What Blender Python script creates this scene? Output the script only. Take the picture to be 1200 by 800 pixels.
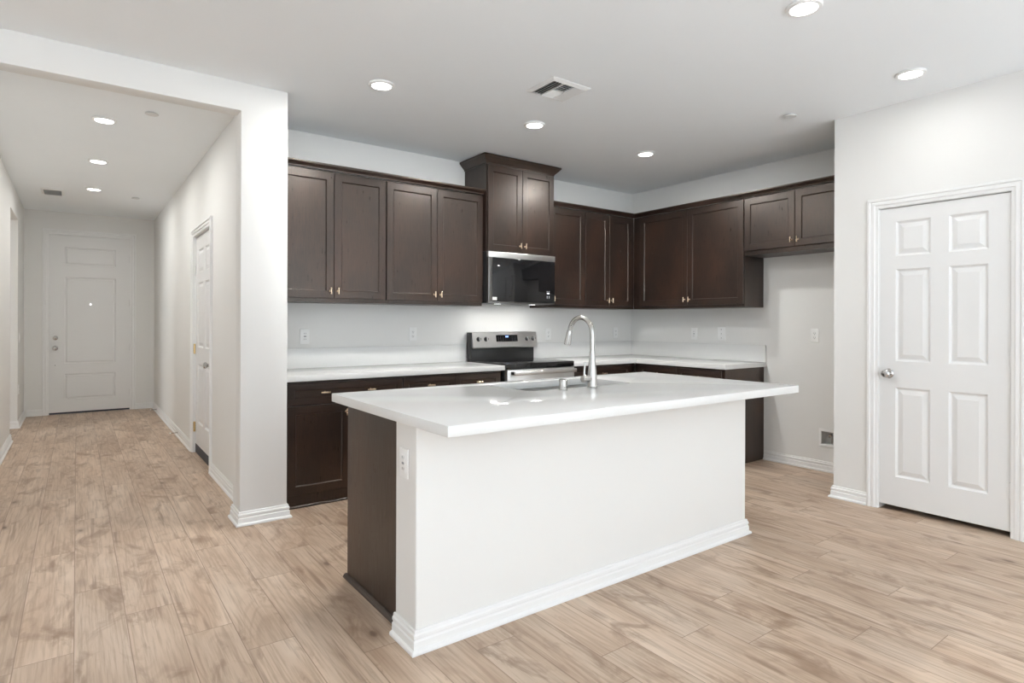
import bpy, bmesh, math, random
from mathutils import Vector, Matrix

for o in list(bpy.data.objects):
    bpy.data.objects.remove(o)
sc = bpy.context.scene
C = sc.collection
PI = math.pi

# ------------------------------------------------------------------ camera
H = 1.26                                   # eye height
TH = math.atan2(510, 694.3)                # heading, turned right of the hallway axis (+Y)
RO = 0.0031                                # tiny roll of the tripod head
fw = Vector((math.sin(TH), math.cos(TH), 0))
r0 = Vector((math.cos(TH), -math.sin(TH), 0))
u0 = Vector((0, 0, 1))
rv = r0 * math.cos(RO) + u0 * math.sin(RO)
uv = u0 * math.cos(RO) - r0 * math.sin(RO)
cam = bpy.data.cameras.new('camera')
cam.sensor_width = 36.0
cam.lens = 694.3 / 1200 * 36
cam.shift_y = -22.0 / 1200
cam.clip_start = 0.05
camo = bpy.data.objects.new('camera', cam)
C.objects.link(camo)
m = Matrix.Identity(4)
for i in range(3):
    m[i][0], m[i][1], m[i][2] = rv[i], uv[i], -fw[i]
m[2][3] = H
camo.matrix_world = m
sc.camera = camo

# ------------------------------------------------------------------ world, exposure
w = bpy.data.worlds.new('world')
sc.world = w
w.use_nodes = True
w.node_tree.nodes['Background'].inputs[0].default_value = (0.86, 0.93, 1.0, 1)
w.node_tree.nodes['Background'].inputs[1].default_value = 1.0
sc.view_settings.view_transform = 'Standard'
sc.view_settings.look = 'None'
sc.view_settings.gamma = 1.0
sc.view_settings.use_curve_mapping = False
sc.view_settings.exposure = 0.13
sc.cycles.max_bounces = 10
sc.cycles.diffuse_bounces = 7
sc.cycles.glossy_bounces = 5
sc.cycles.transparent_max_bounces = 8
sc.cycles.caustics_reflective = False
sc.cycles.caustics_refractive = False
sc.cycles.sample_clamp_indirect = 6.0
sc.cycles.use_denoising = True

LAMP_FRONT_W = 2.2      # the two kitchen downlights nearest the viewer, watts
LAMP_W = 16.0          # every kitchen downlight, watts
HALL_W = 8.2           # every hallway downlight
LIVING_FILL_W = 2.0         # added fill downlights, unseen, in the living room behind the viewer
LAMP_C = (1.0, 0.99, 0.965)
HOOD_W = 1.4            # cooktop light under the microwave
DAY_REAR = 39.0        # daylight through each rear window
DAY_LEFT = 5.0        # daylight through each window in the left wall
SUN_E, SUN_EL = 27.0, 30.0   # sun added through the rear windows to bounce off the rug, and its elevation
DAY_SIDE = 60.0        # daylight in the room off the hallway


def area(name, loc, direction, sx, sy, power, col=(1, 1, 1), spread=180):
    l = bpy.data.lights.new(name, 'AREA')
    l.shape = 'RECTANGLE'
    l.size, l.size_y = sx, sy
    l.energy = power
    l.color = col
    l.spread = math.radians(spread)
    o = bpy.data.objects.new(name, l)
    o.location = loc
    o.rotation_euler = Vector(direction).to_track_quat('-Z', 'Y').to_euler()
    C.objects.link(o)
    return o


REAR_Y, LEFT_X = -6.6, -5.4
REAR_WIN = [(-4.8, -2.2), (-1.7, 0.9), (1.5, 4.25)]       # x spans
LEFT_WIN = [(-3.8, -1.2), (-0.2, 2.6)]                   # y spans
WZ0, WZ1 = 0.12, 2.45
DAY = (0.91, 0.965, 1.0)
for a, b in REAR_WIN:
    area('daylight_rear', ((a + b) / 2, REAR_Y + 0.05, (WZ0 + WZ1) / 2), (0, 1, 0), b - a - 0.1, WZ1 - WZ0 - 0.1, DAY_REAR, DAY)
for a, b in LEFT_WIN:
    area('daylight_left', (LEFT_X + 0.05, (a + b) / 2, (WZ0 + WZ1) / 2), (1, 0, 0), b - a - 0.1, WZ1 - WZ0 - 0.1, DAY_LEFT, DAY)
sun = bpy.data.lights.new('sun', 'SUN')
sun.energy = SUN_E
sun.angle = math.radians(1.5)
sun.color = (0.90, 0.955, 1.0)
suno = bpy.data.objects.new('sun', sun)
suno.rotation_euler = Vector((0.12, math.cos(math.radians(SUN_EL)), -math.sin(math.radians(SUN_EL)))).to_track_quat('-Z', 'Y').to_euler()
C.objects.link(suno)
area('daylight_side_room', (LEFT_X + 0.05, 8.3, 1.3), (1, 0, 0), 2.0, 2.0, DAY_SIDE, DAY)


# ------------------------------------------------------------------ materials
def lin(r, g, b):
    def f(c):
        c /= 255.0
        return c / 12.92 if c <= 0.04045 else ((c + 0.055) / 1.055) ** 2.4
    return (f(r), f(g), f(b), 1)


def new_mat(name):
    mt = bpy.data.materials.new(name)
    mt.use_nodes = True
    nt = mt.node_tree
    return mt, nt, nt.nodes['Principled BSDF']


def node(nt, typ, **kw):
    n = nt.nodes.new(typ)
    for k, v in kw.items():
        setattr(n, k, v)
    return n


def link(nt, a, b):
    nt.links.new(a, b)


def coords(nt, scale=(1, 1, 1), kind='Object'):
    tc = node(nt, 'ShaderNodeTexCoord')
    mp = node(nt, 'ShaderNodeMapping')
    mp.inputs['Scale'].default_value = scale
    link(nt, tc.outputs[kind], mp.inputs['Vector'])
    return mp.outputs['Vector']


def noise(nt, vec, scale, detail=4, rough=0.55):
    n = node(nt, 'ShaderNodeTexNoise')
    n.inputs['Scale'].default_value = scale
    n.inputs['Detail'].default_value = detail
    n.inputs['Roughness'].default_value = rough
    link(nt, vec, n.inputs['Vector'])
    return n.outputs['Fac']


def ramp(nt, fac, stops):
    r = node(nt, 'ShaderNodeValToRGB')
    el = r.color_ramp.elements
    while len(el) < len(stops):
        el.new(0.5)
    for e, (p, c) in zip(el, stops):
        e.position, e.color = p, c
    link(nt, fac, r.inputs['Fac'])
    return r.outputs['Color']


def bump(nt, bs, height, strength, dist=0.001):
    b = node(nt, 'ShaderNodeBump')
    b.inputs['Strength'].default_value = strength
    b.inputs['Distance'].default_value = dist
    link(nt, height, b.inputs['Height'])
    link(nt, b.outputs['Normal'], bs.inputs['Normal'])


def paint(name, col, rough, bump_scale=0, bump_s=0.0, spec=0.5):
    mt, nt, bs = new_mat(name)
    v = coords(nt)
    c0 = Vector(col[:3])
    nz = noise(nt, v, 1.3, 2)
    cr = ramp(nt, nz, [(0.3, (*(c0 * 0.985), 1)), (0.7, (*c0, 1))])
    link(nt, cr, bs.inputs['Base Color'])
    bs.inputs['Roughness'].default_value = rough
    bs.inputs['Specular IOR Level'].default_value = spec
    if bump_scale:
        bump(nt, bs, noise(nt, v, bump_scale, 3), bump_s, 0.002)
    return mt


def metal(name, col, rough, stretch=None, var=0.08):
    mt, nt, bs = new_mat(name)
    bs.inputs['Metallic'].default_value = 1.0
    bs.inputs['Base Color'].default_value = col
    v = coords(nt, stretch or (1, 1, 1))
    n = noise(nt, v, 60 if stretch else 25, 3)
    mr = node(nt, 'ShaderNodeMapRange')
    mr.inputs['To Min'].default_value = max(0.02, rough - var)
    mr.inputs['To Max'].default_value = rough + var
    link(nt, n, mr.inputs['Value'])
    link(nt, mr.outputs['Result'], bs.inputs['Roughness'])
    return mt


def wood_dark(name, stretch, rough=0.33):
    mt, nt, bs = new_mat(name)
    v = coords(nt, stretch)
    g1 = noise(nt, v, 9, 6, 0.65)
    v2 = coords(nt, tuple(1.0 if s > 1 else 0.45 for s in stretch))
    g2 = noise(nt, v2, 3.5, 3)
    mx = node(nt, 'ShaderNodeMath', operation='MULTIPLY_ADD')
    link(nt, g2, mx.inputs[0])
    mx.inputs[1].default_value = 0.7
    sub = node(nt, 'ShaderNodeMath', operation='MULTIPLY')
    link(nt, g1, sub.inputs[0])
    sub.inputs[1].default_value = 0.55
    link(nt, sub.outputs[0], mx.inputs[2])
    cr = ramp(nt, mx.outputs[0], [(0.3, lin(17, 10, 8)), (0.55, lin(29, 19, 15)), (0.85, lin(60, 40, 30))])
    link(nt, cr, bs.inputs['Base Color'])
    rr = node(nt, 'ShaderNodeMapRange')
    rr.inputs['From Min'].default_value = 0.3
    rr.inputs['From Max'].default_value = 0.7
    rr.inputs['To Min'].default_value = rough - 0.07
    rr.inputs['To Max'].default_value = rough + 0.09
    link(nt, g1, rr.inputs['Value'])
    link(nt, rr.outputs['Result'], bs.inputs['Roughness'])
    bs.inputs['Specular IOR Level'].default_value = 0.8
    bs.inputs['Specular Tint'].default_value = (1.0, 0.90, 0.82, 1)
    bump(nt, bs, g1, 0.22, 0.0006)
    return mt


def emit(name, col, strength):
    mt, nt, bs = new_mat(name)
    bs.inputs['Base Color'].default_value = (0.8, 0.8, 0.8, 1)
    bs.inputs['Emission Color'].default_value = col
    bs.inputs['Emission Strength'].default_value = strength
    return mt


def gloss(name, col, rough, spec=0.5, fleck=0.0):
    mt, nt, bs = new_mat(name)
    v = coords(nt)
    c0 = Vector(col[:3])
    cr = ramp(nt, noise(nt, v, 90, 3), [(0.35, (*(c0 * (1 - fleck)), 1)), (0.65, (*c0, 1))])
    link(nt, cr, bs.inputs['Base Color'])
    bs.inputs['Roughness'].default_value = rough
    bs.inputs['Specular IOR Level'].default_value = spec
    return mt


def floor_material():
    mt, nt, bs = new_mat('oak_plank_floor')
    W, L, X0 = 0.1785, 1.23, -0.006
    tc = node(nt, 'ShaderNodeTexCoord')
    sep = node(nt, 'ShaderNodeSeparateXYZ')
    link(nt, tc.outputs['Object'], sep.inputs[0])

    def M(op, a, b=None, c=None):
        n = node(nt, 'ShaderNodeMath', operation=op)
        for i, x in enumerate((a, b, c)):
            if x is None:
                continue
            if isinstance(x, (int, float)):
                n.inputs[i].default_value = x
            else:
                link(nt, x, n.inputs[i])
        return n.outputs[0]
    u = M('DIVIDE', M('SUBTRACT', sep.outputs['X'], X0), W)
    row = M('FLOOR', u)
    fu = M('FRACT', u)
    wn = node(nt, 'ShaderNodeTexWhiteNoise', noise_dimensions='1D')
    link(nt, M('ADD', row, 37.3), wn.inputs['W'])
    off = M('MULTIPLY', wn.outputs['Value'], L)
    for k, yj in ((-1, 2.80), (0, 3.41), (1, 3.03), (2, 2.69), (3, 2.43), (4, 3.07), (10, 0.98), (11, 1.508), (13, 1.628), (14, 1.10), (16, 1.538), (17, 1.18)):
        is_k = M('COMPARE', row, float(k), 0.1)
        off = M('ADD', M('MULTIPLY', off, M('SUBTRACT', 1.0, is_k)), M('MULTIPLY', is_k, yj % L))
    v = M('DIVIDE', M('SUBTRACT', sep.outputs['Y'], off), L)
    col = M('FLOOR', v)
    fv = M('FRACT', v)
    wn2 = node(nt, 'ShaderNodeTexWhiteNoise', noise_dimensions='2D')
    cb = node(nt, 'ShaderNodeCombineXYZ')
    link(nt, row, cb.inputs[0])
    link(nt, col, cb.inputs[1])
    link(nt, cb.outputs[0], wn2.inputs['Vector'])
    rnd = wn2.outputs['Value']
    # seam mask: distance to the plank edge in metres
    du = M('MULTIPLY', M('MINIMUM', fu, M('SUBTRACT', 1.0, fu)), W)
    dv = M('MULTIPLY', M('MINIMUM', fv, M('SUBTRACT', 1.0, fv)), L)
    dist = M('MINIMUM', du, dv)
    seam = node(nt, 'ShaderNodeMapRange')
    seam.inputs['From Min'].default_value = 0.0006
    seam.inputs['From Max'].default_value = 0.0022
    link(nt, dist, seam.inputs['Value'])
    # grain coordinates: shifted per plank, stretched along Y
    def gcoord(ystretch, sx, sy, sz):
        cbn = node(nt, 'ShaderNodeCombineXYZ')
        link(nt, M('ADD', sep.outputs['X'], M('MULTIPLY', rnd, sx)), cbn.inputs[0])
        link(nt, M('ADD', M('MULTIPLY', sep.outputs['Y'], ystretch), M('MULTIPLY', rnd, sy)), cbn.inputs[1])
        link(nt, M('MULTIPLY', rnd, sz), cbn.inputs[2])
        return cbn.outputs[0]

    def nz(vec, scale, detail, rough, dist=0.0):
        n = node(nt, 'ShaderNodeTexNoise')
        n.inputs['Scale'].default_value = scale
        n.inputs['Detail'].default_value = detail
        n.inputs['Roughness'].default_value = rough
        n.inputs['Distortion'].default_value = dist
        link(nt, vec, n.inputs['Vector'])
        return n.outputs['Fac']

    def mixc(fac, a_, b_):
        mx = node(nt, 'ShaderNodeMix', data_type='RGBA')
        link(nt, fac, mx.inputs['Factor'])
        for sock, val in (('A', a_), ('B', b_)):
            if isinstance(val, tuple):
                mx.inputs[sock].default_value = val
            else:
                link(nt, val, mx.inputs[sock])
        return mx.outputs['Result']

    def mask(fac, stops):
        return ramp(nt, fac, [(p, (v_, v_, v_, 1)) for p, v_ in stops])
    fine = nz(gcoord(0.035, 31.7, 17.1, 9.0), 95, 4, 0.6)
    broad = nz(gcoord(0.22, 53.0, 29.0, 5.0), 6.0, 3, 0.5, 0.6)
    cloud = nz(gcoord(0.42, 13.0, 71.0, 3.0), 7.5, 6, 0.62, 0.8)
    rings = M('SINE', M('MULTIPLY', nz(gcoord(0.20, 41.0, 23.0, 7.0), 4.2, 2, 0.4, 0.3), 95.0))
    streak = nz(gcoord(0.045, 91.0, 37.0, 11.0), 26, 3, 0.5)
    base = ramp(nt, broad, [(0.30, lin(188, 161, 137)), (0.52, lin(203, 179, 156)), (0.70, lin(214, 193, 172))])
    c1 = mixc(mask(fine, [(0.36, 0.55), (0.55, 0.0)]), base, lin(160, 134, 110))
    ringm = M('MULTIPLY', mask(M('MULTIPLY_ADD', rings, 0.5, 0.5), [(0.55, 0.0), (0.95, 0.34)]), mask(broad, [(0.36, 1.0), (0.55, 0.2)]))
    c2 = mixc(ringm, c1, lin(156, 128, 104))
    c3 = mixc(mask(cloud, [(0.52, 0.0), (0.62, 0.5), (0.72, 0.9)]), c2, lin(139, 110, 86))
    c4 = mixc(mask(streak, [(0.62, 0.0), (0.68, 0.45), (0.78, 0.75)]), c3, lin(130, 102, 80))
    # knots
    vo = node(nt, 'ShaderNodeTexVoronoi')
    vo.inputs['Scale'].default_value = 3.0
    link(nt, gcoord(0.55, 11.0, 7.0, 0.0), vo.inputs['Vector'])
    kdist = M('ADD', vo.outputs['Distance'], M('MULTIPLY', M('SUBTRACT', cloud, 0.5), 0.16))
    c5 = mixc(mask(kdist, [(0.0, 0.85), (0.03, 0.7), (0.05, 0.3), (0.13, 0.0)]), c4, lin(98, 72, 54))
    class _R:
        outputs = {'Result': c5}
    mixk = _R
    # per plank tone
    hsv = node(nt, 'ShaderNodeHueSaturation')
    hsv.inputs['Saturation'].default_value = 0.95
    link(nt, M('ADD', 0.90, M('MULTIPLY', rnd, 0.15)), hsv.inputs['Value'])
    link(nt, mixk.outputs['Result'], hsv.inputs['Color'])
    mixe = node(nt, 'ShaderNodeMix', data_type='RGBA')
    link(nt, seam.outputs['Result'], mixe.inputs['Factor'])
    mixe.inputs['A'].default_value = lin(140, 116, 98)
    link(nt, hsv.outputs['Color'], mixe.inputs['B'])
    link(nt, mixe.outputs['Result'], bs.inputs['Base Color'])
    bs.inputs['Roughness'].default_value = 0.42
    bs.inputs['Specular IOR Level'].default_value = 0.4
    hgt = M('ADD', M('MULTIPLY', fine, 0.35), seam.outputs['Result'])
    bump(nt, bs, hgt, 0.18, 0.0008)
    return mt


MT = {
    'wall': paint('white_wall_paint', (0.79, 0.785, 0.765), 0.62, 160, 0.10, 0.35),
    'ceil': paint('white_ceiling_paint', (0.92, 0.948, 0.965), 0.8, 120, 0.12, 0.2),
    'trim': paint('white_trim_enamel', (0.84, 0.84, 0.832), 0.38),
    'door': paint('white_door_enamel', (0.79, 0.79, 0.783), 0.42),
    'plastic': paint('white_plastic', (0.87, 0.87, 0.86), 0.35),
    'slot': paint('dark_slot', (0.05, 0.05, 0.05), 0.6),
    'grey': paint('mid_grey_plastic', (0.35, 0.35, 0.35), 0.6),  # plain grey of buttons and jacks
    'capgrey': paint('pale_grey_cap', (0.70, 0.70, 0.69), 0.6),
    'lightgrey': paint('light_grey_plastic', (0.6, 0.6, 0.59), 0.5),
    'woodv': wood_dark('espresso_wood', (14, 14, 1)),
    'woodh': wood_dark('espresso_wood_cross', (1, 14, 14)),
    'woodd': wood_dark('espresso_wood_depth', (14, 1, 14)),
    'quartz': gloss('white_quartz', (0.75, 0.75, 0.738, 1), 0.12, 0.27, 0.01),
    'steel': metal('brushed_stainless', (0.78, 0.77, 0.755, 1), 0.34, (1, 40, 40)),
    'darksteel': metal('dark_stainless', (0.22, 0.215, 0.21, 1), 0.3, (1, 40, 40)),
    'sinksteel': metal('sink_stainless', (0.72, 0.72, 0.71, 1), 0.3, (1, 30, 30)),
    'nickel': metal('brushed_nickel', (0.54, 0.535, 0.52, 1), 0.24),
    'chrome': metal('satin_chrome', (0.55, 0.54, 0.53, 1), 0.2),
    'brass': metal('champagne_brass', (0.80, 0.58, 0.30, 1), 0.25),
    'bronze': metal('pull_champagne_nickel', (0.78, 0.63, 0.46, 1), 0.27),
    'blackglass': gloss('black_glass', (0.008, 0.008, 0.009, 1), 0.05, 0.5),
    'black': gloss('black_enamel', (0.02, 0.02, 0.02, 1), 0.28, 0.5),
    'rubber': paint('dark_rubber', (0.035, 0.038, 0.05), 0.55),
    'ring': gloss('burner_ring_grey', (0.06, 0.06, 0.06, 1), 0.2),
    'floor': floor_material(),
    'lens': emit('downlight_lens', (1, 0.985, 0.96, 1), 9.0),
    'hoodlens': emit('hood_lamp_lens', (1, 1, 1, 1), 4.0),
    'blue': emit('blue_clock_digits', (0.15, 0.3, 1.0, 1), 3.0),
    'white_led': emit('white_touch_icons', (0.85, 0.9, 1, 1), 0.9),
    'peep': emit('peephole_daylight', (1, 1, 1, 1), 4.0),
    'rug': paint('pale_bounce_rug', (0.80, 0.81, 0.83), 0.95, 300, 0.3, 0.1),  # pale so the added rug reflects the sun upward
    'dark': paint('dark_void', (0.02, 0.02, 0.02), 0.9),
}
gm, gnt, gbs = new_mat('window_glass')
tr = node(gnt, 'ShaderNodeBsdfTransparent')
gl = node(gnt, 'ShaderNodeBsdfGlossy')
gl.inputs['Roughness'].default_value = 0.02
mxs = node(gnt, 'ShaderNodeMixShader')
mxs.inputs[0].default_value = 0.06
link(gnt, tr.outputs[0], mxs.inputs[1])
link(gnt, gl.outputs[0], mxs.inputs[2])
link(gnt, mxs.outputs[0], gnt.nodes['Material Output'].inputs['Surface'])
MT['glass'] = gm


# ------------------------------------------------------------------ mesh helpers
class MB:
    def __init__(self):
        self.bm = bmesh.new()

    def box(self, x0, x1, y0, y1, z0, z1, bevel=0.0, seg=2):
        b = bmesh.new()
        bmesh.ops.create_cube(b, size=1.0)
        for v in b.verts:
            v.co = Vector(((x0 + x1) / 2 + v.co.x * (x1 - x0), (y0 + y1) / 2 + v.co.y * (y1 - y0), (z0 + z1) / 2 + v.co.z * (z1 - z0)))
        if bevel:
            bmesh.ops.bevel(b, geom=list(b.edges), offset=bevel, segments=seg, affect='EDGES', profile=0.5)
        self.merge(b)
        return self

    def merge(self, b):
        me = bpy.data.meshes.new('tmp')
        b.to_mesh(me)
        b.free()
        self.bm.from_mesh(me)
        bpy.data.meshes.remove(me)

    def tube(self, pts, radii, seg=16, caps=True):
        pts = [Vector(p) for p in pts]
        if len(pts) < 40:
            seg = max(seg, 16)
        if not isinstance(radii, (list, tuple)):
            radii = [radii] * len(pts)
        bm = self.bm
        t = (pts[1] - pts[0]).normalized()
        ref = Vector((0, 0, 1)) if abs(t.z) < 0.9 else Vector((1, 0, 0))
        nrm = (ref - t * ref.dot(t)).normalized()
        rings = []
        for i, p in enumerate(pts):
            if i == 0:
                t = (pts[1] - pts[0]).normalized()
            elif i == len(pts) - 1:
                t = (pts[-1] - pts[-2]).normalized()
            else:
                t = ((pts[i + 1] - p).normalized() + (p - pts[i - 1]).normalized()).normalized() if (pts[i + 1] - p).length > 1e-9 and (p - pts[i - 1]).length > 1e-9 else t
            nrm = (nrm - t * nrm.dot(t)).normalized()
            bi = t.cross(nrm)
            rings.append([bm.verts.new(p + (nrm * math.cos(2 * PI * k / seg) + bi * math.sin(2 * PI * k / seg)) * radii[i]) for k in range(seg)])
        for a, b in zip(rings, rings[1:]):
            for k in range(seg):
                bm.faces.new((a[k], a[(k + 1) % seg], b[(k + 1) % seg], b[k]))
        if caps:
            bm.faces.new(list(reversed(rings[0])))
            bm.faces.new(rings[-1])
        return self

    def lathe(self, origin, axis, prof, seg=28):
        """prof: (distance along axis, radius) from start to end, closed by caps where radius > 0"""
        o, a = Vector(origin), Vector(axis).normalized()
        seg = max(seg, 18)
        ref = Vector((0, 0, 1)) if abs(a.z) < 0.9 else Vector((1, 0, 0))
        n = (ref - a * ref.dot(a)).normalized()
        b = a.cross(n)
        bm = self.bm
        rings = []
        for d, r in prof:
            rings.append([bm.verts.new(o + a * d + (n * math.cos(2 * PI * k / seg) + b * math.sin(2 * PI * k / seg)) * max(r, 1e-5)) for k in range(seg)])
        for p, q in zip(rings, rings[1:]):
            for k in range(seg):
                bm.faces.new((p[k], p[(k + 1) % seg], q[(k + 1) % seg], q[k]))
        bm.faces.new(list(reversed(rings[0])))
        bm.faces.new(rings[-1])
        return self

    def sweep(self, path, prof, side=1, closed=False):
        """sweep a profile of (offset, z) along a 2D path; offset goes to the right of travel (side=1) or left (-1)"""
        P = [Vector(p) for p in path]
        n = len(P)
        bm = self.bm
        rings = []
        for i, p in enumerate(P):
            def nr(a, b):
                d = (b - a).normalized()
                return Vector((d.y, -d.x)) * side
            if closed or 0 < i < n - 1:
                n1, n2 = nr(P[(i - 1) % n], p), nr(p, P[(i + 1) % n])
                mit = (n1 + n2)
                mit = mit / max(mit.dot(n1), 1e-6)
            elif i == 0:
                mit = nr(p, P[1])
            else:
                mit = nr(P[-2], p)
            rings.append([bm.verts.new((p.x + mit.x * o, p.y + mit.y * o, z)) for o, z in prof])
        k = len(prof)
        pairs = list(zip(rings, rings[1:])) + ([(rings[-1], rings[0])] if closed else [])
        for a, b in pairs:
            for j in range(k):
                bm.faces.new((a[j], a[(j + 1) % k], b[(j + 1) % k], b[j]))
        if not closed:
            bm.faces.new(list(reversed(rings[0])))
            bm.faces.new(rings[-1])
        return self

    def prism(self, poly, z0, z1, bevel=0.0):
        b = bmesh.new()
        vs = [b.verts.new((x, y, z0)) for x, y in poly]
        f = b.faces.new(vs)
        r = bmesh.ops.extrude_face_region(b, geom=[f])
        for v in r['geom']:
            if isinstance(v, bmesh.types.BMVert):
                v.co.z = z1
        bmesh.ops.recalc_face_normals(b, faces=list(b.faces))
        if bevel:
            bmesh.ops.bevel(b, geom=list(b.edges), offset=bevel, segments=2, affect='EDGES', profile=0.5)
        self.merge(b)
        return self

    def slab(self, x0, x1, z0, z1, yf, yb, panels, prof, ch=0.0015):
        """a door slab facing -Y with shaped panels. prof: (inset, depth) steps from the face inward"""
        bm = self.bm
        xs = sorted({round(v, 5) for v in [x0 + ch, x1 - ch] + [p[0] for p in panels] + [p[1] for p in panels]})
        zs = sorted({round(v, 5) for v in [z0 + ch, z1 - ch] + [p[2] for p in panels] + [p[3] for p in panels]})
        V = {}

        def vert(x, y, z):
            k = (round(x, 5), round(y, 5), round(z, 5))
            if k not in V:
                V[k] = bm.verts.new((x, y, z))
            return V[k]

        def quad(*vs):
            try:
                bm.faces.new(vs)
            except ValueError:
                pass
        for a, b in zip(xs, xs[1:]):
            for c, d in zip(zs, zs[1:]):
                cx, cz = (a + b) / 2, (c + d) / 2
                if any(p[0] < cx < p[1] and p[2] < cz < p[3] for p in panels):
                    continue
                quad(vert(a, yf, c), vert(b, yf, c), vert(b, yf, d), vert(a, yf, d))
        for (a, b, c, d) in panels:
            prev = [vert(round(x, 5), yf, round(z, 5)) for x, z in ((a, c), (b, c), (b, d), (a, d))]
            for ins, dep in prof:
                cur = [bm.verts.new((x, yf + dep, z)) for x, z in ((a + ins, c + ins), (b - ins, c + ins), (b - ins, d - ins), (a + ins, d - ins))]
                for k in range(4):
                    quad(prev[k], prev[(k + 1) % 4], cur[(k + 1) % 4], cur[k])
                prev = cur
            quad(*prev)
        A0, A1, B0, B1 = xs[0], xs[-1], zs[0], zs[-1]
        o = [bm.verts.new((x, yf + ch, z)) for x, z in ((x0, z0), (x1, z0), (x1, z1), (x0, z1))]
        k = [bm.verts.new((x, yb, z)) for x, z in ((x0, z0), (x1, z0), (x1, z1), (x0, z1))]
        quad(*([o[0], o[1]] + [vert(x, yf, B0) for x in reversed(xs)]))
        quad(*([o[1], o[2]] + [vert(A1, yf, z) for z in reversed(zs)]))
        quad(*([o[2], o[3]] + [vert(x, yf, B1) for x in xs]))
        quad(*([o[3], o[0]] + [vert(A0, yf, z) for z in zs]))
        for i in range(4):
            quad(o[(i + 1) % 4], o[i], k[i], k[(i + 1) % 4])
        quad(k[3], k[2], k[1], k[0])
        return self

    def build(self, name, mat, parent=None, smooth=True, angle=25):
        bmesh.ops.recalc_face_normals(self.bm, faces=list(self.bm.faces))
        me = bpy.data.meshes.new(name)
        self.bm.to_mesh(me)
        self.bm.free()
        me.materials.append(MT[mat] if isinstance(mat, str) else mat)
        if smooth:
            me.polygons.foreach_set('use_smooth', [True] * len(me.polygons))
            me.set_sharp_from_angle(angle=math.radians(angle))
        o = bpy.data.objects.new(name, me)
        C.objects.link(o)
        if parent is not None:
            o.parent = parent
        return o


def tag(o, label, cat, group=None, kind=None):
    o['label'] = label
    o['category'] = cat
    if group:
        o['group'] = group
    if kind:
        o['kind'] = kind
    return o


def thing(name, label, cat, loc=(0, 0, 0), rz=0.0, group=None, kind=None):
    o = bpy.data.objects.new(name, None)
    o.empty_display_size = 0.1
    o.location = loc
    o.rotation_euler = (0, 0, rz)
    C.objects.link(o)
    return tag(o, label, cat, group, kind)


def copy_tree(o, parent=None):
    c = o.copy()
    C.objects.link(c)
    if parent is not None:
        c.parent = parent
    for ch in [x for x in bpy.data.objects if x.parent == o]:
        copy_tree(ch, c)
    return c


def struct(name, mb, mat, label, cat, smooth=False):
    return tag(mb.build(name, mat, None, smooth), label, cat, None, 'structure')


CZ = 2.74
XP, XR, YB = 4.436, 5.15, 4.685            # pantry wall face, kitchen right wall, kitchen back wall
XHR, XHL, YE = 0.91, -0.56, 10.08          # hallway right wall, left wall, end wall
YP0, YP1 = 3.94, 4.14                      # pillar and header faces
YPE = 2.085                                # end of the pantry wall

# ------------------------------------------------------------------ the setting
struct('floor', MB().box(LEFT_X - 0.15, XR + 0.15, REAR_Y - 0.15, YE + 0.15, -0.06, 0), 'floor',
       'light oak plank floor running through kitchen and hallway', 'floor')
struct('ceiling', MB().box(LEFT_X - 0.15, XR + 0.15, REAR_Y - 0.15, YE + 0.15, CZ, CZ + 0.08), 'ceil',
       'flat white ceiling over kitchen and hallway', 'ceiling')
struct('wall_back', MB().box(1.095, XR + 0.12, YB, YB + 0.115, 0, CZ), 'wall',
       'white kitchen wall behind the range', 'wall')
# right kitchen wall, with the cut-out for the water box
bx = (2.405, 2.525, 0.228, 0.345)
wr = MB()
wr.box(XR, XR + 0.12, REAR_Y, bx[0], 0, CZ).box(XR, XR + 0.12, bx[1], YB, 0, CZ)
wr.box(XR, XR + 0.12, bx[0], bx[1], 0, bx[2]).box(XR, XR + 0.12, bx[0], bx[1], bx[3], CZ)
struct('wall_right', wr, 'wall', 'white wall at the refrigerator alcove, right of the corner cabinets', 'wall')
# pantry wall with its door opening
PD0, PD1, PDH = 1.070, 1.787, 2.048
wp = MB()
wp.box(XP, XP + 0.115, REAR_Y, PD0, 0, CZ).box(XP, XP + 0.115, PD1, YPE, 0, CZ).box(XP, XP + 0.115, PD0, PD1, PDH, CZ)
wp.box(XP + 0.115, XR, YPE - 0.115, YPE, 0, CZ)
struct('wall_pantry', wp, 'wall', 'white wall around the six-panel pantry door', 'wall')
# hallway right wall, with the closet door opening
CD0, CD1, CDH = 5.515, 6.425, 2.075
wh = MB()
wh.box(XHR, 1.095, YP1, CD0, 0, CZ).box(XHR, 1.095, CD1, YE, 0, CZ).box(XHR, 1.095, CD0, CD1, CDH, CZ)
wh.box(1.03, 1.095, CD0, CD1, 0, CDH)
struct('wall_hall_right', wh, 'wall', 'white hallway wall holding the narrow closet door', 'wall')
wf = MB()
wf.prism([(0.815, 0.0), (1.095, 0.0), (1.095, CZ), (XHL, CZ), (XHL, 2.565), (0.815, 2.565)], 0, 0.125, 0.003)
bmesh.ops.transform(wf.bm, matrix=Matrix(((1, 0, 0, 0), (0, 0, 1, YP0), (0, 1, 0, 0), (0, 0, 0, 1))), verts=wf.bm.verts)
wf.box(0.815, 1.095, YP0 + 0.121, YP1, 0, CZ)
wf.box(LEFT_X, XHL, YP0, YP1, 0, CZ)
struct('wall_hall_front', wf, 'wall', 'white pillar and beam framing the hallway entrance', 'wall', True)
wl = MB()
wl.box(XHL - 0.12, XHL, YP1, 8.06, 0, CZ).box(XHL - 0.12, XHL, 9.06, YE, 0, CZ).box(XHL - 0.12, XHL, 8.06, 9.06, 2.45, CZ)
struct('wall_hall_left', wl, 'wall', 'white hallway wall with an open doorway at far left', 'wall')
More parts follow.
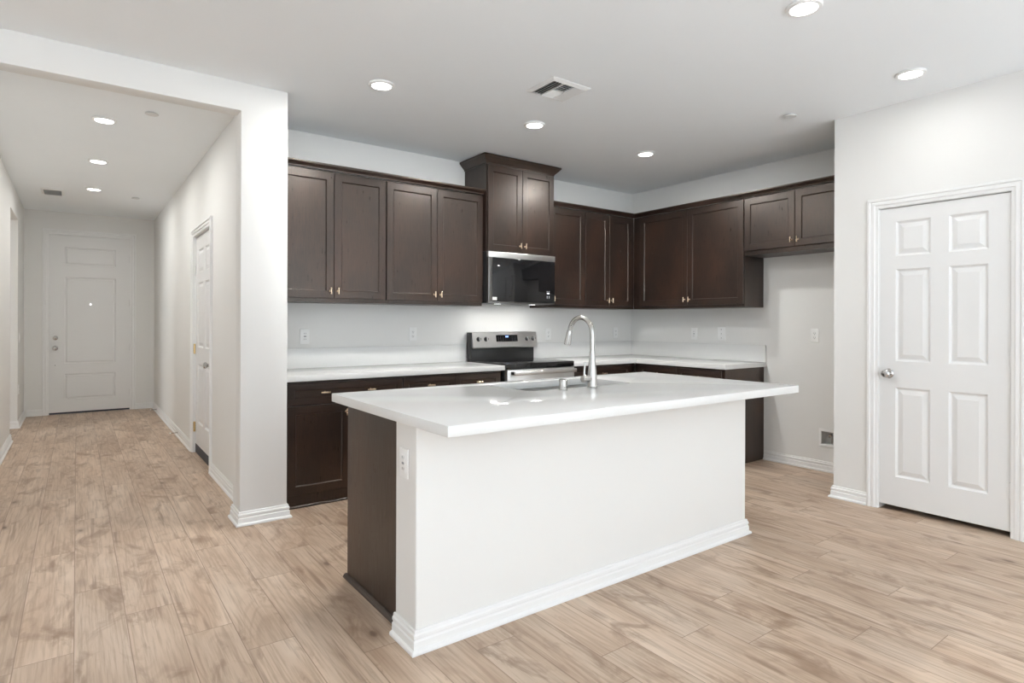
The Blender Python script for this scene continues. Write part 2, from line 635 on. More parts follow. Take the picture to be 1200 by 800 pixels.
FD0, FD1, FDH = -0.305, 0.617, 2.437
we = MB()
we.box(LEFT_X, FD0, YE, YE + 0.14, 0, CZ).box(FD1, 1.095, YE, YE + 0.14, 0, CZ).box(FD0, FD1, YE, YE + 0.14, FDH, CZ)
struct('wall_hall_end', we, 'wall', 'white wall around the front door at hallway end', 'wall')


def window_wall(axis, pos, spans, lo, hi, thick):
    mb = MB()
    cuts = [lo] + [v for s in spans for v in s] + [hi]
    for a, b in zip(cuts[::2], cuts[1::2]):
        if axis == 'y':
            mb.box(a, b, pos - thick, pos, 0, CZ)
        else:
            mb.box(pos - thick, pos, a, b, 0, CZ)
    for a, b in spans:
        for z0, z1 in ((0, WZ0), (WZ1, CZ)):
            if axis == 'y':
                mb.box(a, b, pos - thick, pos, z0, z1)
            else:
                mb.box(pos - thick, pos, a, b, z0, z1)
    return mb


struct('wall_rear', window_wall('y', REAR_Y, REAR_WIN, LEFT_X, XR + 0.12, 0.12), 'wall', 'white window wall behind the viewer', 'wall')
struct('wall_left', window_wall('x', LEFT_X, LEFT_WIN + [(7.3, 9.3)], REAR_Y, YE, 0.12), 'wall', 'white window wall at the far left', 'wall')
WIN_LABELS = ['white framed rear window at the far left behind the viewer', 'white framed middle rear window behind the viewer',
              'white framed rear window nearest the pantry wall', 'white framed left window nearest the rear wall',
              'white framed left window nearest the hallway beam', 'white framed window in the room off the hallway']
wn = 0
for axis, pos, spans in (('y', REAR_Y, REAR_WIN), ('x', LEFT_X, LEFT_WIN + [(7.3, 9.3)])):
    for a, b in spans:
        wn += 1
        fr, gb = MB(), MB()
        mid = (a + b) / 2
        for s0, s1, z0, z1 in ((a, a + 0.05, WZ0, WZ1), (b - 0.05, b, WZ0, WZ1), (mid - 0.025, mid + 0.025, WZ0, WZ1), (a, b, WZ0, WZ0 + 0.05), (a, b, WZ1 - 0.05, WZ1)):
            if axis == 'y':
                fr.box(s0, s1, pos - 0.09, pos - 0.03, z0, z1)
            else:
                fr.box(pos - 0.09, pos - 0.03, s0, s1, z0, z1)
        if axis == 'y':
            gb.box(a + 0.05, b - 0.05, pos - 0.063, pos - 0.057, WZ0 + 0.05, WZ1 - 0.05)
        else:
            gb.box(pos - 0.063, pos - 0.057, a + 0.05, b - 0.05, WZ0 + 0.05, WZ1 - 0.05)
        wo = struct('window_%d' % wn, fr, 'trim', WIN_LABELS[wn - 1], 'window')
        gb.build('window_pane', 'glass', wo, False)

# unseen pale rug, added to bounce the sun up to the ceiling
rug = MB().box(-4.9, 4.2, REAR_Y + 0.15, -0.85, 0.0005, 0.012, 0.004)
tag(rug.build('bounce_rug', 'rug'), 'large pale rug added behind the viewer to bounce sun upward', 'rug')

# baseboards
BB = [(0.0, 0.001), (0.026, 0.001), (0.0265, 0.008), (0.024, 0.014), (0.015, 0.019), (0.0148, 0.046), (0.0105, 0.051), (0.0105, 0.056), (0.0135, 0.060), (0.0135, 0.070), (0.0085, 0.076), (0.008, 0.084), (0.005, 0.087), (0.0, 0.087)]
E_ = 0.0006


def baseboard(name, label, *paths):
    mb = MB()
    for path, side in paths:
        mb.sweep(path, [(o + E_, z) for o, z in BB], side)
    return struct(name, mb, 'trim', label, 'baseboard', True)


baseboard('baseboard_hall_right', 'white baseboard along the hallway right wall and around the pillar',
          ([(XHR, YE - 0.03), (XHR, CD1 + 0.06)], 1),
          ([(XHR, CD0 - 0.06), (XHR, YP1), (0.815, YP1), (0.815, YP0), (1.095, YP0), (1.095, 4.065)], -1 if False else 1))
baseboard('baseboard_hall_end', 'white baseboard on the wall beside the front door',
          ([(XHL + 0.03, YE), (FD0 - 0.066, YE)], 1), ([(FD1 + 0.066, YE), (XHR - 0.001, YE)], 1))
baseboard('baseboard_hall_left', 'white baseboard along the hallway left wall',
          ([(XHL, YP1), (XHL, 8.06), (XHL - 0.12, 8.06)], 1),
          ([(XHL - 0.12, 9.06), (XHL, 9.06), (XHL, YE - 0.001)], 1))
baseboard('baseboard_right', 'white baseboard in the refrigerator alcove and beside the pantry door',
          ([(XR, 3.045), (XR, YPE), (XP, YPE), (XP, PD1 + 0.07)], 1),
          ([(XP, PD0 - 0.07), (XP, REAR_Y)], 1))

# casings
CAS = [(0, 0), (0.066, 0), (0.066, 0.020), (0.063, 0.0225), (0.050, 0.0225), (0.046, 0.016), (0.041, 0.015), (0.037, 0.018), (0.022, 0.018), (0.018, 0.012), (0.006, 0.011), (0, 0.009)]


def casing(name, label, a, b, h, face, plane):
    """three sided door casing. plane 'x': wall face X=face, casing to -X; plane 'y': wall face Y=face, casing to -Y"""
    mb = MB()
    bm = mb.bm
    pts = [(a, 0.001, -1, 0), (a, h, -1, 1), (b, h, 1, 1), (b, 0.001, 1, 0)]
    rings = []
    for s, z, ds, dz in pts:
        ring = []
        for o, t in CAS:
            ss, zz = s + ds * o, z + dz * o
            d = face - E_ - t
            ring.append(bm.verts.new((d, ss, zz) if plane == 'x' else (ss, d, zz)))
        rings.append(ring)
    k = len(CAS)
    for p, q in zip(rings, rings[1:]):
        for j in range(k):
            bm.faces.new((p[j], p[(j + 1) % k], q[(j + 1) % k], q[j]))
    bm.faces.new(rings[0])
    bm.faces.new(list(reversed(rings[-1])))
    # jamb lining the opening
    t = 0.012
    for s0, s1, z0, z1 in ((a, a + t * 0.3, 0.001, h), (b - t * 0.3, b, 0.001, h), (a, b, h - t * 0.3, h)):
        if plane == 'x':
            mb.box(face + 0.002, face + 0.085, s0, s1, z0, z1)
        else:
            mb.box(s0, s1, face + 0.002, face + 0.085, z0, z1)
    return struct(name, mb, 'trim', label, 'door casing', True)


casing('trim_1', 'white moulded casing around the pantry door', PD0, PD1, PDH, XP, 'x')
casing('trim_2', 'white casing around the hallway closet door', CD0, CD1, CDH, XHR, 'x')
casing('trim_3', 'white casing around the front door', FD0, FD1, FDH, YE, 'y')

# island half wall
IX0, IX1, IY0, IY1 = 1.045, 3.240, 2.037, 2.216
struct('wall_island', MB().box(IX0, IX1, IY0, IY1, 0, 0.8685, 0.006), 'wall', 'white half wall forming the front of the island', 'half wall')
baseboard('baseboard_island', 'white baseboard around the foot of the island half wall',
          ([(IX0, IY1), (IX0, IY0), (IX1, IY0), (IX1, IY1)], 1))

# ------------------------------------------------------------------ doors
RAISED = [(0.011, 0.011), (0.017, 0.0118), (0.045, 0.002)]


def knob(parent, x, z, y=0.0, name='door_knob', mat='chrome'):
    k = MB()
    k.lathe((x, y, z), (0, -1, 0), [(-0.001, 0.032), (0.004, 0.0325), (0.009, 0.027), (0.012, 0.014), (0.03, 0.012), (0.036, 0.02), (0.045, 0.0275), (0.056, 0.027), (0.064, 0.02), (0.067, 0.008)])
    return k.build(name, mat, parent)


def hinge(parent, x, z, y=-0.004, mat='door', r=0.006):
    h = MB()
    h.tube([(x, y, z - 0.047), (x, y, z + 0.047)], r, 10)
    h.box(x - 0.016, x + 0.004, y + 0.002, y + 0.006, z - 0.044, z + 0.044)
    return h.build('hinge', mat, parent)


RZ = -PI / 2     # local -Y (front) turned to face -X; local +X runs toward -Y
# pantry door: local x from 0 (far, knob side) to width
pw = PD1 - PD0 - 0.008
d1 = thing('door_1', 'white six-panel pantry door with round chrome knob', 'door', (XP + 0.004, PD1 - 0.004, 0), RZ, None, 'structure')
pan = []
for a, b in ((0.098, 0.300), (0.400, 0.601)):
    for c, d in ((0.232, 0.834), (1.010, 1.627), (1.715, 1.948)):
        pan.append((a, b, c, d))
MB().slab(0, pw, 0.036, 2.040, 0, 0.035, pan, RAISED).build('door_slab', 'door', d1, False)
knob(d1, 0.056, 0.925)
for z in (0.279, 1.05, 1.797):
    hinge(d1, pw + 0.002, z, -0.006)
MB().box(-0.0035, 0.0, 0.004, 0.03, 0.90, 0.955).build('latch_plate', 'slot', d1, False)
# hallway closet door
cw = CD1 - CD0 - 0.008
d2 = thing('door_2', 'narrow white six-panel closet door on the hallway right wall', 'door', (XHR + 0.018, CD1 - 0.004, 0), RZ, None, 'structure')
pan = []
for a, b in ((0.12, 0.405), (0.50, 0.785)):
    for c, d in ((0.30, 0.86), (1.02, 1.63), (1.72, 1.94)):
        pan.append((a, b, c, d))
MB().slab(0, cw, 0.088, 2.066, 0, 0.035, pan, RAISED).build('door_slab', 'door', d2, False)
knob(d2, cw - 0.066, 0.89)
for z in (0.25, 1.0, 1.75):
    o = hinge(d2, 0.004, z, -0.012, 'brass' if z < 1.5 else 'door', 0.0095)
    if z < 1.5:
        o['label'] = 'brass hinge'
o = MB().box(0.002, cw - 0.002, -0.002, 0.034, 0.006, 0.0875, 0.002).build('door_sweep', 'rubber', d2, False)
o['label'] = 'dark rubber sweep along the door foot'
l2 = MB()
l2.lathe((cw - 0.066, 0, 1.05), (0, -1, 0), [(-0.001, 0.02), (0.005, 0.02), (0.012, 0.014), (0.016, 0.006)])
l2.build('deadbolt', 'chrome', d2)
# front door
fwid = FD1 - FD0 - 0.008
d3 = thing('door_3', 'grey-white three-panel front door at the end of the hallway', 'door', (FD0 + 0.004, YE + 0.006, 0), 0, None, 'structure')
RAISED3 = [(0.010, 0.010), (0.020, 0.0105), (0.030, 0.002)]
pan = [(0.165, 0.745, 0.20, 0.545), (0.165, 0.745, 0.685, 1.865), (0.165, 0.745, 2.03, 2.27)]
MB().slab(0, fwid, 0.026, 2.430, 0, 0.045, pan, RAISED3).build('door_slab', 'door', d3, False)
knob(d3, 0.066, 0.897)
dbm = MB()
dbm.lathe((0.068, 0, 1.035), (0, -1, 0), [(-0.001, 0.03), (0.006, 0.03), (0.012, 0.024), (0.014, 0.012), (0.03, 0.011), (0.032, 0.006)])
dbm.build('deadbolt', 'chrome', d3)
for z in (0.256, 0.89, 1.523, 2.145):
    hinge(d3, fwid - 0.002, z, -0.006)
pm = MB()
pm.lathe((0.455, 0, 1.495), (0, -1, 0), [(-0.001, 0.009), (0.003, 0.009), (0.004, 0.006)])
pm.build('peephole', 'peep', d3)
MB().box(0.002, fwid - 0.002, 0.002, 0.04, 0.004, 0.0255).build('door_sweep', 'rubber', d3, False)
pm = MB()
pm.lathe((0.068, 0, 0.665), (0, -1, 0), [(-0.001, 0.005), (0.002, 0.005)])
pm.build('screw_cover', 'slot', d3)

# ------------------------------------------------------------------ cabinets
SHAKER = [(0.004, 0.0065), (0.0075, 0.0085)]


def pull(parent, x, z, y=0.0, vertical=True, name='handle'):
    p = MB()
    L = 0.025 if vertical else 0.032
    yb = y - 0.026
    if vertical:
        p.tube([(x, yb, z - L), (x, yb, z - L + 0.002), (x, yb, z + L - 0.002), (x, yb, z + L)], [0.0048, 0.0058, 0.0058, 0.0048], 12)
    else:
        p.tube([(x - L, yb, z), (x - L + 0.002, yb, z), (x + L - 0.002, yb, z), (x + L, yb, z)], [0.0048, 0.0058, 0.0058, 0.0048], 12)
    p.tube([(x, y + 0.0005, z), (x, yb + 0.003, z)], 0.0045, 10)
    p.lathe((x, y + 0.0005, z), (0, -1, 0), [(0, 0.008), (0.002, 0.008), (0.004, 0.0055)], 12)
    return p.build(name, 'bronze', parent)


def shaker_door(parent, x0, x1, z0, z1, hx=None, hz=None, rail=0.055, name='door', mat='woodv', vertical=True, t=0.019):
    s = MB()
    r = min(rail, (z1 - z0) * 0.3)
    s.slab(x0, x1, z0, z1, 0, t, [(x0 + rail, x1 - rail, z0 + r, z1 - r)], SHAKER, 0.0018)
    d = s.build(name, mat, parent, True, 18)
    for h in (hx if isinstance(hx, (list, tuple)) else ([hx] if hx is not None else [])):
        pull(d, h, hz, 0.0, vertical)
    return d


def upper_cabinet(label, loc, rz, wd, h, dp, doors, group=None, fill_l=0.0, fill_r=0.0, z_low=0.03, z_top=0.014):
    """origin: left end of the door plane at cabinet bottom. doors: (x0, x1, handle side)"""
    t = thing('wall_cabinet', label, 'cabinet', loc, rz, group)
    b = MB()
    b.box(-fill_l, wd + fill_r, 0.0205, dp, 0, h, 0.0008, 1)
    b.build('body', 'woodv', t, False)
    for x0, x1, sd in doors:
        hx = None
        if sd == 'r':
            hx = x1 - 0.027
        elif sd == 'l':
            hx = x0 + 0.027
        shaker_door(t, x0, x1, z_low, h - z_top, hx, z_low + 0.055)
    return t


UB, UT = 1.408, 2.386           # bottoms and tops of the wall cabinets
YU = 4.358                      # front plane of the doors on the back wall
XU = 4.825                      # front plane of the doors on the right wall
UG = 'dark wall cabinets'
G = 0.0015


def pair(wd, edge=0.004):
    return [(edge, wd / 2 - G, 'r'), (wd / 2 + G, wd - edge, 'l')]


upper_cabinet('dark two-door wall cabinet beside the hallway pillar', (1.131, YU, UB), 0, 0.837, UT - UB, YB - YU - 0.001, pair(0.837), UG, fill_l=0.033)
upper_cabinet('dark two-door wall cabinet just left of the microwave', (1.969, YU, UB), 0, 0.915, UT - UB, YB - YU - 0.001, pair(0.915), UG)
upper_cabinet('dark single-door wall cabinet just right of the microwave', (3.659, YU, UB), 0, 0.452, UT - UB, YB - YU - 0.001, [(0.004, 0.448, 'l')], UG)
upper_cabinet('narrow dark two-door wall cabinet in the back corner', (4.112, YU, UB), 0, 0.686, UT - UB, YB - YU - 0.001, pair(0.686), UG, fill_r=0.0468)
upper_cabinet('large dark two-door wall cabinet on the right wall by the corner', (XU, 4.279, UB), RZ, 1.221, UT - UB, XR - XU - 0.001, pair(1.221), UG, fill_l=0.0992)
upper_cabinet('short dark two-door cabinet over the refrigerator alcove', (XU, 3.056, 1.868), RZ, 0.966, UT - 1.868, XR - XU - 0.001, [(0.004, 0.465, 'r'), (0.468, 0.931, 'l')], UG, z_low=0.04)

# tall cabinet over the microwave with its own crown
mx0, mx1, mzb, mzt, myf = 2.893, 3.657, 1.889, 2.668, 4.303
mc = thing('hood_cabinet', 'raised dark two-door cabinet with flared crown above the microwave', 'cabinet', (mx0, myf, mzb), 0, UG)
MB().box(0, mx1 - mx0, 0.0205, YB - myf - 0.001, 0, mzt - mzb, 0.0008, 1).build('body', 'woodv', mc, False)
for x0, x1, sd in pair(mx1 - mx0, 0.006):
    shaker_door(mc, x0, x1, 0.006, mzt - mzb - 0.02, (x1 - 0.027) if sd == 'r' else (x0 + 0.027), 0.066)
cr = MB()
W_ = mx1 - mx0
CROWN_TALL = [(0.0, -0.012), (0.008, -0.012), (0.010, 0.0), (0.024, 0.014), (0.044, 0.034), (0.052, 0.046), (0.057, 0.048), (0.057, 0.064), (0.0, 0.064)]
cr.sweep([(0, YB - myf - 0.002), (0, 0.0205), (W_, 0.0205), (W_, YB - myf - 0.002)], [(o, mzt - mzb + z) for o, z in CROWN_TALL], 1)
cr.box(0.0005, W_ - 0.0005, 0.021, YB - myf - 0.002, mzt - mzb + 0.0005, mzt - mzb + 0.05)
cr.build('crown', 'woodh', mc, True, 25)

# continuous crowns
CROWN = [(0.0, 0.001), (0.022, 0.001), (0.024, 0.010), (0.034, 0.018), (0.048, 0.026), (0.052, 0.034), (0.052, 0.042), (0.0, 0.042)]


def crown_run(label, path, z, side):
    mb = MB()
    mb.sweep(path, [(o, z + dz) for o, dz in CROWN], side)
    return tag(mb.build('crown_moulding', 'woodh', None, True, 25), label, 'crown moulding', 'crown mouldings over the wall cabinets')


crown_run('dark crown moulding along the wall cabinets left of the microwave', [(1.0965, YU + 0.0205), (mx0 - 0.006, YU + 0.0205)], UT, 1)
crown_run('dark crown moulding turning the corner over the right-hand wall cabinets',
          [(mx1 + 0.002, YU + 0.0205), (XU + 0.0205, YU + 0.0205), (XU + 0.0205, YPE + 0.002)], UT, 1)

# base cabinets
CT, CTH = 0.900, 0.040          # perimeter counter top height, thickness
BT = CT - CTH - 0.001           # cabinet tops
YBF = 4.074                     # front plane of base doors on the back wall
XBF = 4.522
BG = 'dark base cabinets'


def base_cabinet(label, loc, rz, wd, dp, drawers, doors, fill_l=0.0, fill_r=0.0, shoe=True):
    t = thing('base_cabinet', label, 'cabinet', loc, rz, BG)
    b = MB()
    b.box(-fill_l, wd + fill_r, 0.0205, dp, 0.001, BT, 0.0008, 1)
    b.build('body', 'woodv', t, False)
    for x0, x1, hs in drawers:
        shaker_door(t, x0, x1, 0.700, 0.842, hs, 0.776, 0.045, 'drawer', 'woodh', False)
    for x0, x1, sd in doors:
        shaker_door(t, x0, x1, 0.092, 0.690, (x1 - 0.03 if sd == 'r' else x0 + 0.03), 0.63)
    if shoe:
        s = MB()
        s.sweep([(-fill_l, 0.02), (wd + fill_r, 0.02)], [(0, 0.0015), (0.013, 0.0015), (0.011, 0.010), (0.006, 0.015), (0, 0.017)], 1)
        s.build('shoe_moulding', 'woodh', t)
    return t


base_cabinet('dark base cabinet with one wide drawer beside the hallway pillar', (1.131, YBF, 0), 0, 0.838, YB - YBF - 0.001,
             [(0.004, 0.846, (0.255, 0.59))], [(0.004, 0.4375, 'r'), (0.4405, 0.834, 'l')], fill_l=0.033)
base_cabinet('dark base cabinet with two drawers just left of the range', (1.970, YBF, 0), 0, 0.923, YB - YBF - 0.001,
             [(0.012, 0.462, (0.237,)), (0.466, 0.900, (0.683,))], [(0.012, 0.462, 'r'), (0.466, 0.900, 'l')])
base_cabinet('dark base cabinet in the back corner just right of the range', (3.672, YBF, 0), 0, 0.868, YB - YBF - 0.001,
             [(0.02, 0.80, (0.41,))], [(0.02, 0.408, 'r'), (0.412, 0.80, 'l')], shoe=False)
base_cabinet('dark base cabinet with finished end panel by the refrigerator alcove', (XBF, 4.074, 0), RZ, 1.022, XR - XBF - 0.001,
             [(0.06, 0.52, (0.29,)), (0.524, 1.0, (0.76,))], [(0.06, 0.52, 'r'), (0.524, 1.0, 'l')])


# ------------------------------------------------------------------ perimeter counters
def counter(label, poly, splashes):
    o = MB().prism(poly, CT - CTH, CT, 0.0025).build('countertop', 'quartz')
    tag(o, label, 'countertop', 'white quartz countertops')
    for s in splashes:
        MB().box(*s, CT + 0.0005, 1.056, 0.002).build('backsplash', 'quartz', o)
    return o


YCF, XCF = 4.040, 4.505
counter('white quartz counter on the left run between pillar and range',
        [(1.0965, YCF), (2.898, YCF), (2.898, YB - 0.001), (1.0965, YB - 0.001)], [(1.0965, 2.898, YB - 0.021, YB - 0.001)])
counter('white quartz corner counter right of the range',
        [(3.672, YCF), (XCF, YCF), (XCF, 3.028), (XR - 0.001, 3.028), (XR - 0.001, YB - 0.001), (3.672, YB - 0.001)],
        [(3.672, XR - 0.022, YB - 0.021, YB - 0.001), (XR - 0.021, XR - 0.001, 3.028, YB - 0.001)])

# ------------------------------------------------------------------ island
ICT = 0.910
ic = thing('island_cabinet', 'dark wood cabinet behind the white half wall of the island', 'cabinet', (0, 0, 0), 0, BG)
CX0, CX1, CY0, CY1, CTZ = 1.082, 3.20, IY1 + 0.001, 2.842, 0.8685
b = MB()
for q in ((CX0, CX0 + 0.018, CY0, CY1), (CX1 - 0.018, CX1, CY0, CY1), (CX0 + 0.018, CX1 - 0.018, CY0, CY0 + 0.012), (CX0 + 0.018, CX1 - 0.018, CY1 - 0.04, CY1 - 0.0205)):
    b.box(*q, 0.001, CTZ)
b.box(CX0 + 0.018, CX1 - 0.018, CY0 + 0.012, CY1 - 0.0205, 0.1, 0.118)
b.build('body', 'woodv', ic, False)
n = 4
dw = (CX1 - CX0 - 0.036) / n
for i in range(n):
    d = MB()
    x0 = CX0 + 0.018 + i * dw + G
    x1 = x0 + dw - 2 * G
    d.slab(-x1, -x0, 0.11, 0.85, 0, 0.019, [(-x1 + 0.055, -x0 - 0.055, 0.165, 0.795)], SHAKER)
    dd = d.build('door', 'woodv', ic, True, 18)
    dd.location = (0, CY1, 0)
    dd.rotation_euler = (0, 0, PI)
    pull(dd, (-x1 + 0.03) if i % 2 else (-x0 - 0.03), 0.78)
s = MB()
s.sweep([(CX0, CY1 + 0.01), (CX0, CY0)], [(0.0003, 0.0015), (0.019, 0.0015), (0.018, 0.009), (0.011, 0.0165), (0.0003, 0.019)], 1)
s.build('shoe_moulding', 'woodd', ic)

# island counter with the sink cut-out
TX0, TX1, TY0, TY1 = 1.011, 3.294, 1.740, 2.874
SX0, SX1, SY0, SY1 = 1.86, 2.63, 2.385, 2.765


def rrect(x0, x1, y0, y1, r, seg=6):
    pts = []
    for cx, cy, a0 in ((x1 - r, y0 + r, -90), (x1 - r, y1 - r, 0), (x0 + r, y1 - r, 90), (x0 + r, y0 + r, 180)):
        for k in range(seg + 1):
            a = math.radians(a0 + 90 * k / seg)
            pts.append((cx + r * math.cos(a), cy + r * math.sin(a)))
    return pts


def plate_with_hole(outer, inner, z0, z1, bevel):
    b = bmesh.new()
    loops = []
    for pts in (outer, inner):
        vs = [b.verts.new((x, y, z1)) for x, y in pts]
        loops.append([b.edges.new((vs[i], vs[(i + 1) % len(vs)])) for i in range(len(vs))])
    bmesh.ops.triangle_fill(b, edges=loops[0] + loops[1], use_beauty=True, use_dissolve=False)
    # drop any face filled inside the hole
    xs = [p[0] for p in inner]
    ys = [p[1] for p in inner]
    for f in list(b.faces):
        c = f.calc_center_median()
        if all(any(abs(v.co.x - px) < 1e-6 and abs(v.co.y - py) < 1e-6 for px, py in inner) for v in f.verts):
            b.faces.remove(f)
    fs = list(b.faces)
    r = bmesh.ops.extrude_face_region(b, geom=fs)
    for v in r['geom']:
        if isinstance(v, bmesh.types.BMVert):
            v.co.z = z0
    bmesh.ops.recalc_face_normals(b, faces=list(b.faces))
    ed = [e for e in b.edges if len(e.link_faces) == 2 and e.calc_face_angle(0) > 0.9]
    bmesh.ops.bevel(b, geom=ed, offset=bevel, segments=2, affect='EDGES', profile=0.5)
    return b


it = MB()
it.merge(plate_with_hole([(TX0, TY0), (TX1, TY0), (TX1, TY1), (TX0, TY1)], rrect(SX0, SX1, SY0, SY1, 0.03), ICT - 0.040, ICT, 0.0025))
io = it.build('island_countertop', 'quartz')
tag(io, 'large white quartz island countertop with a sink cut-out', 'countertop', 'white quartz countertops')

# sink bowl
sk = MB()
bm = sk.bm
lip = 0.004
lv = [(rrect(SX0 - 0.02, SX1 + 0.02, SY0 - 0.02, SY1 + 0.02, 0.04), 0.8675), (rrect(SX0 - lip, SX1 + lip, SY0 - lip, SY1 + lip, 0.034), 0.8675),
      (rrect(SX0 - lip, SX1 + lip, SY0 - lip, SY1 + lip, 0.034), 0.68), (rrect(SX0 + 0.02, SX1 - 0.02, SY0 + 0.02, SY1 - 0.02, 0.03), 0.655)]
rings = [[bm.verts.new((x, y, z)) for x, y in pts] for pts, z in lv]
for a, b2 in zip(rings, rings[1:]):
    for k in range(len(a)):
        bm.faces.new((a[k], a[(k + 1) % len(a)], b2[(k + 1) % len(a)], b2[k]))
bm.faces.new(rings[-1])
so = sk.build('bowl', 'sinksteel')
sm = so.modifiers.new('solid', 'SOLIDIFY')
sm.thickness = 0.0015
sm.offset = -1
st = thing('sink', 'stainless undermount sink in the island countertop', 'sink', (0, 0, 0))
so.parent = st
dr = MB()
dr.lathe((2.25, 2.57, 0.6555), (0, 0, 1), [(0, 0.045), (0.002, 0.045), (0.003, 0.036), (0.0015, 0.03)])
dr.build('drain', 'chrome', st)

# faucet
FX, FY = 2.251, 2.329
ft = thing('kitchen_faucet', 'brushed nickel gooseneck pull-down faucet behind the island sink', 'faucet', (FX, FY, ICT))
fb = MB()
fb.lathe((0, 0, 0.0005), (0, 0, 1), [(0, 0.0275), (0.004, 0.0275), (0.006, 0.0262), (0.05, 0.0258), (0.075, 0.0245), (0.12, 0.0205), (0.165, 0.0168), (0.192, 0.0152), (0.194, 0.0145)], 32)
fb.build('faucet_body', 'nickel', ft)
pts = [(0, 0, 0.190), (0, 0, 0.24), (0, 0, 0.28)]
R_ = 0.092
for k in range(1, 17):
    a = math.radians(180 - 165 * k / 16)
    pts.append((0, R_ + R_ * math.cos(a), 0.288 + R_ * math.sin(a)))
dv = Vector((0, math.sin(math.radians(15)), -math.cos(math.radians(15))))
e0 = Vector(pts[-1])
pts.append(tuple(e0 + dv * 0.006))
nk = MB()
nk.tube(pts, 0.0133, 20)
nk.build('gooseneck', 'nickel', ft)
sp = MB()
q = [e0 + dv * d for d in (0.004, 0.008, 0.03, 0.06, 0.084, 0.088)]
sp.tube(q, [0.0135, 0.0148, 0.016, 0.0188, 0.0198, 0.0175], 20)
sp = sp.build('spray_head', 'nickel', ft)
bt = MB()
pb = e0 + dv * 0.05 + Vector((0, math.cos(math.radians(15)), math.sin(math.radians(15)))) * 0.0175
bt.tube([pb - dv * 0.016, pb - dv * 0.014, pb + dv * 0.014, pb + dv * 0.016], [0.003, 0.005, 0.005, 0.003], 10)
bt.build('spray_button', 'slot', sp)
hb = MB()
hb.lathe((-0.015, 0, 0.050), (-1, 0, 0), [(0, 0.0175), (0.022, 0.0175), (0.0225, 0.0165), (0.0245, 0.0165), (0.025, 0.0185), (0.055, 0.0185), (0.0575, 0.0165), (0.058, 0.008)], 28)
hb = hb.build('handle_hub', 'nickel', ft)
lvm = MB()
lvm.tube([(-0.058, 0.0, 0.062), (-0.0575, 0.001, 0.085), (-0.052, 0.004, 0.115), (-0.047, 0.006, 0.138), (-0.0468, 0.006, 0.140)], [0.0058, 0.0056, 0.0052, 0.0050, 0.003], 12)
lvm.build('lever', 'nickel', hb)

ag = thing('air_gap', 'small brushed nickel cylinder cap left of the faucet', 'air gap', (2.041, 2.327, ICT))
a = MB()
a.lathe((0, 0, 0.0005), (0, 0, 1), [(0, 0.0235), (0.003, 0.0235), (0.004, 0.0208), (0.054, 0.0208), (0.058, 0.018), (0.059, 0.008)], 28)
a.build('cap', 'nickel', ag)
a = MB()
a.box(-0.012, 0.012, -0.0216, -0.0195, 0.014, 0.017)
a.build('outlet_slot', 'slot', ag, False)

# ------------------------------------------------------------------ range
RX0, RX1, RYF = 2.903, 3.668, 4.030
rg = thing('range', 'stainless electric range with black glass cooktop and back control panel', 'range', (0, 0, 0))
MB().box(RX0 + 0.002, RX1 - 0.002, RYF + 0.03, YB - 0.03, 0.02, 0.868, 0.003).build('body', 'black', rg)
for x in (RX0 + 0.06, RX1 - 0.06):
    for y in (RYF + 0.09, YB - 0.09):
        f = MB()
        f.lathe((x, y, 0.0005), (0, 0, 1), [(0, 0.02), (0.006, 0.02), (0.007, 0.012), (0.0195, 0.012)], 14)
        f.build('foot', 'black', rg)
ct = MB().box(RX0, RX1, RYF, YB - 0.075, 0.869, 0.914, 0.005, 3).build('cooktop', 'blackglass', rg)
for x, y, r in ((3.09, 4.20, 0.105), (3.48, 4.20, 0.09), (3.09, 4.45, 0.075), (3.48, 4.45, 0.105)):
    br = MB()
    for rr in (r, r * 0.62):
        seg = 40
        i = [br.bm.verts.new((x + math.cos(2 * PI * k / seg) * (rr - 0.0012), y + math.sin(2 * PI * k / seg) * (rr - 0.0012), 0.9143)) for k in range(seg)]
        o_ = [br.bm.verts.new((x + math.cos(2 * PI * k / seg) * rr, y + math.sin(2 * PI * k / seg) * rr, 0.9143)) for k in range(seg)]
        for k in range(seg):
            br.bm.faces.new((i[k], o_[k], o_[(k + 1) % seg], i[(k + 1) % seg]))
    br.build('burner_ring', 'ring', ct, False)
od = MB().box(RX0 + 0.006, RX1 - 0.006, RYF - 0.008, RYF + 0.028, 0.215, 0.862, 0.004).build('oven_door', 'steel', rg)
MB().box(RX0 + 0.09, RX1 - 0.09, RYF - 0.0095, RYF - 0.007, 0.33, 0.70, 0.001).build('oven_window', 'blackglass', od)
hd = MB()
hd.box(RX0 + 0.045, RX1 - 0.02, RYF - 0.062, RYF - 0.046, 0.818, 0.850, 0.006, 3)
hd = hd.build('oven_handle', 'steel', od)
for x in (RX0 + 0.055, RX1 - 0.055):
    MB().box(x - 0.012, x + 0.012, RYF - 0.048, RYF - 0.006, 0.822, 0.846, 0.003).build('handle_mount', 'black', hd)
MB().box(RX0 + 0.006, RX1 - 0.006, RYF - 0.006, RYF + 0.028, 0.05, 0.205, 0.004).build('storage_drawer', 'steel', rg)
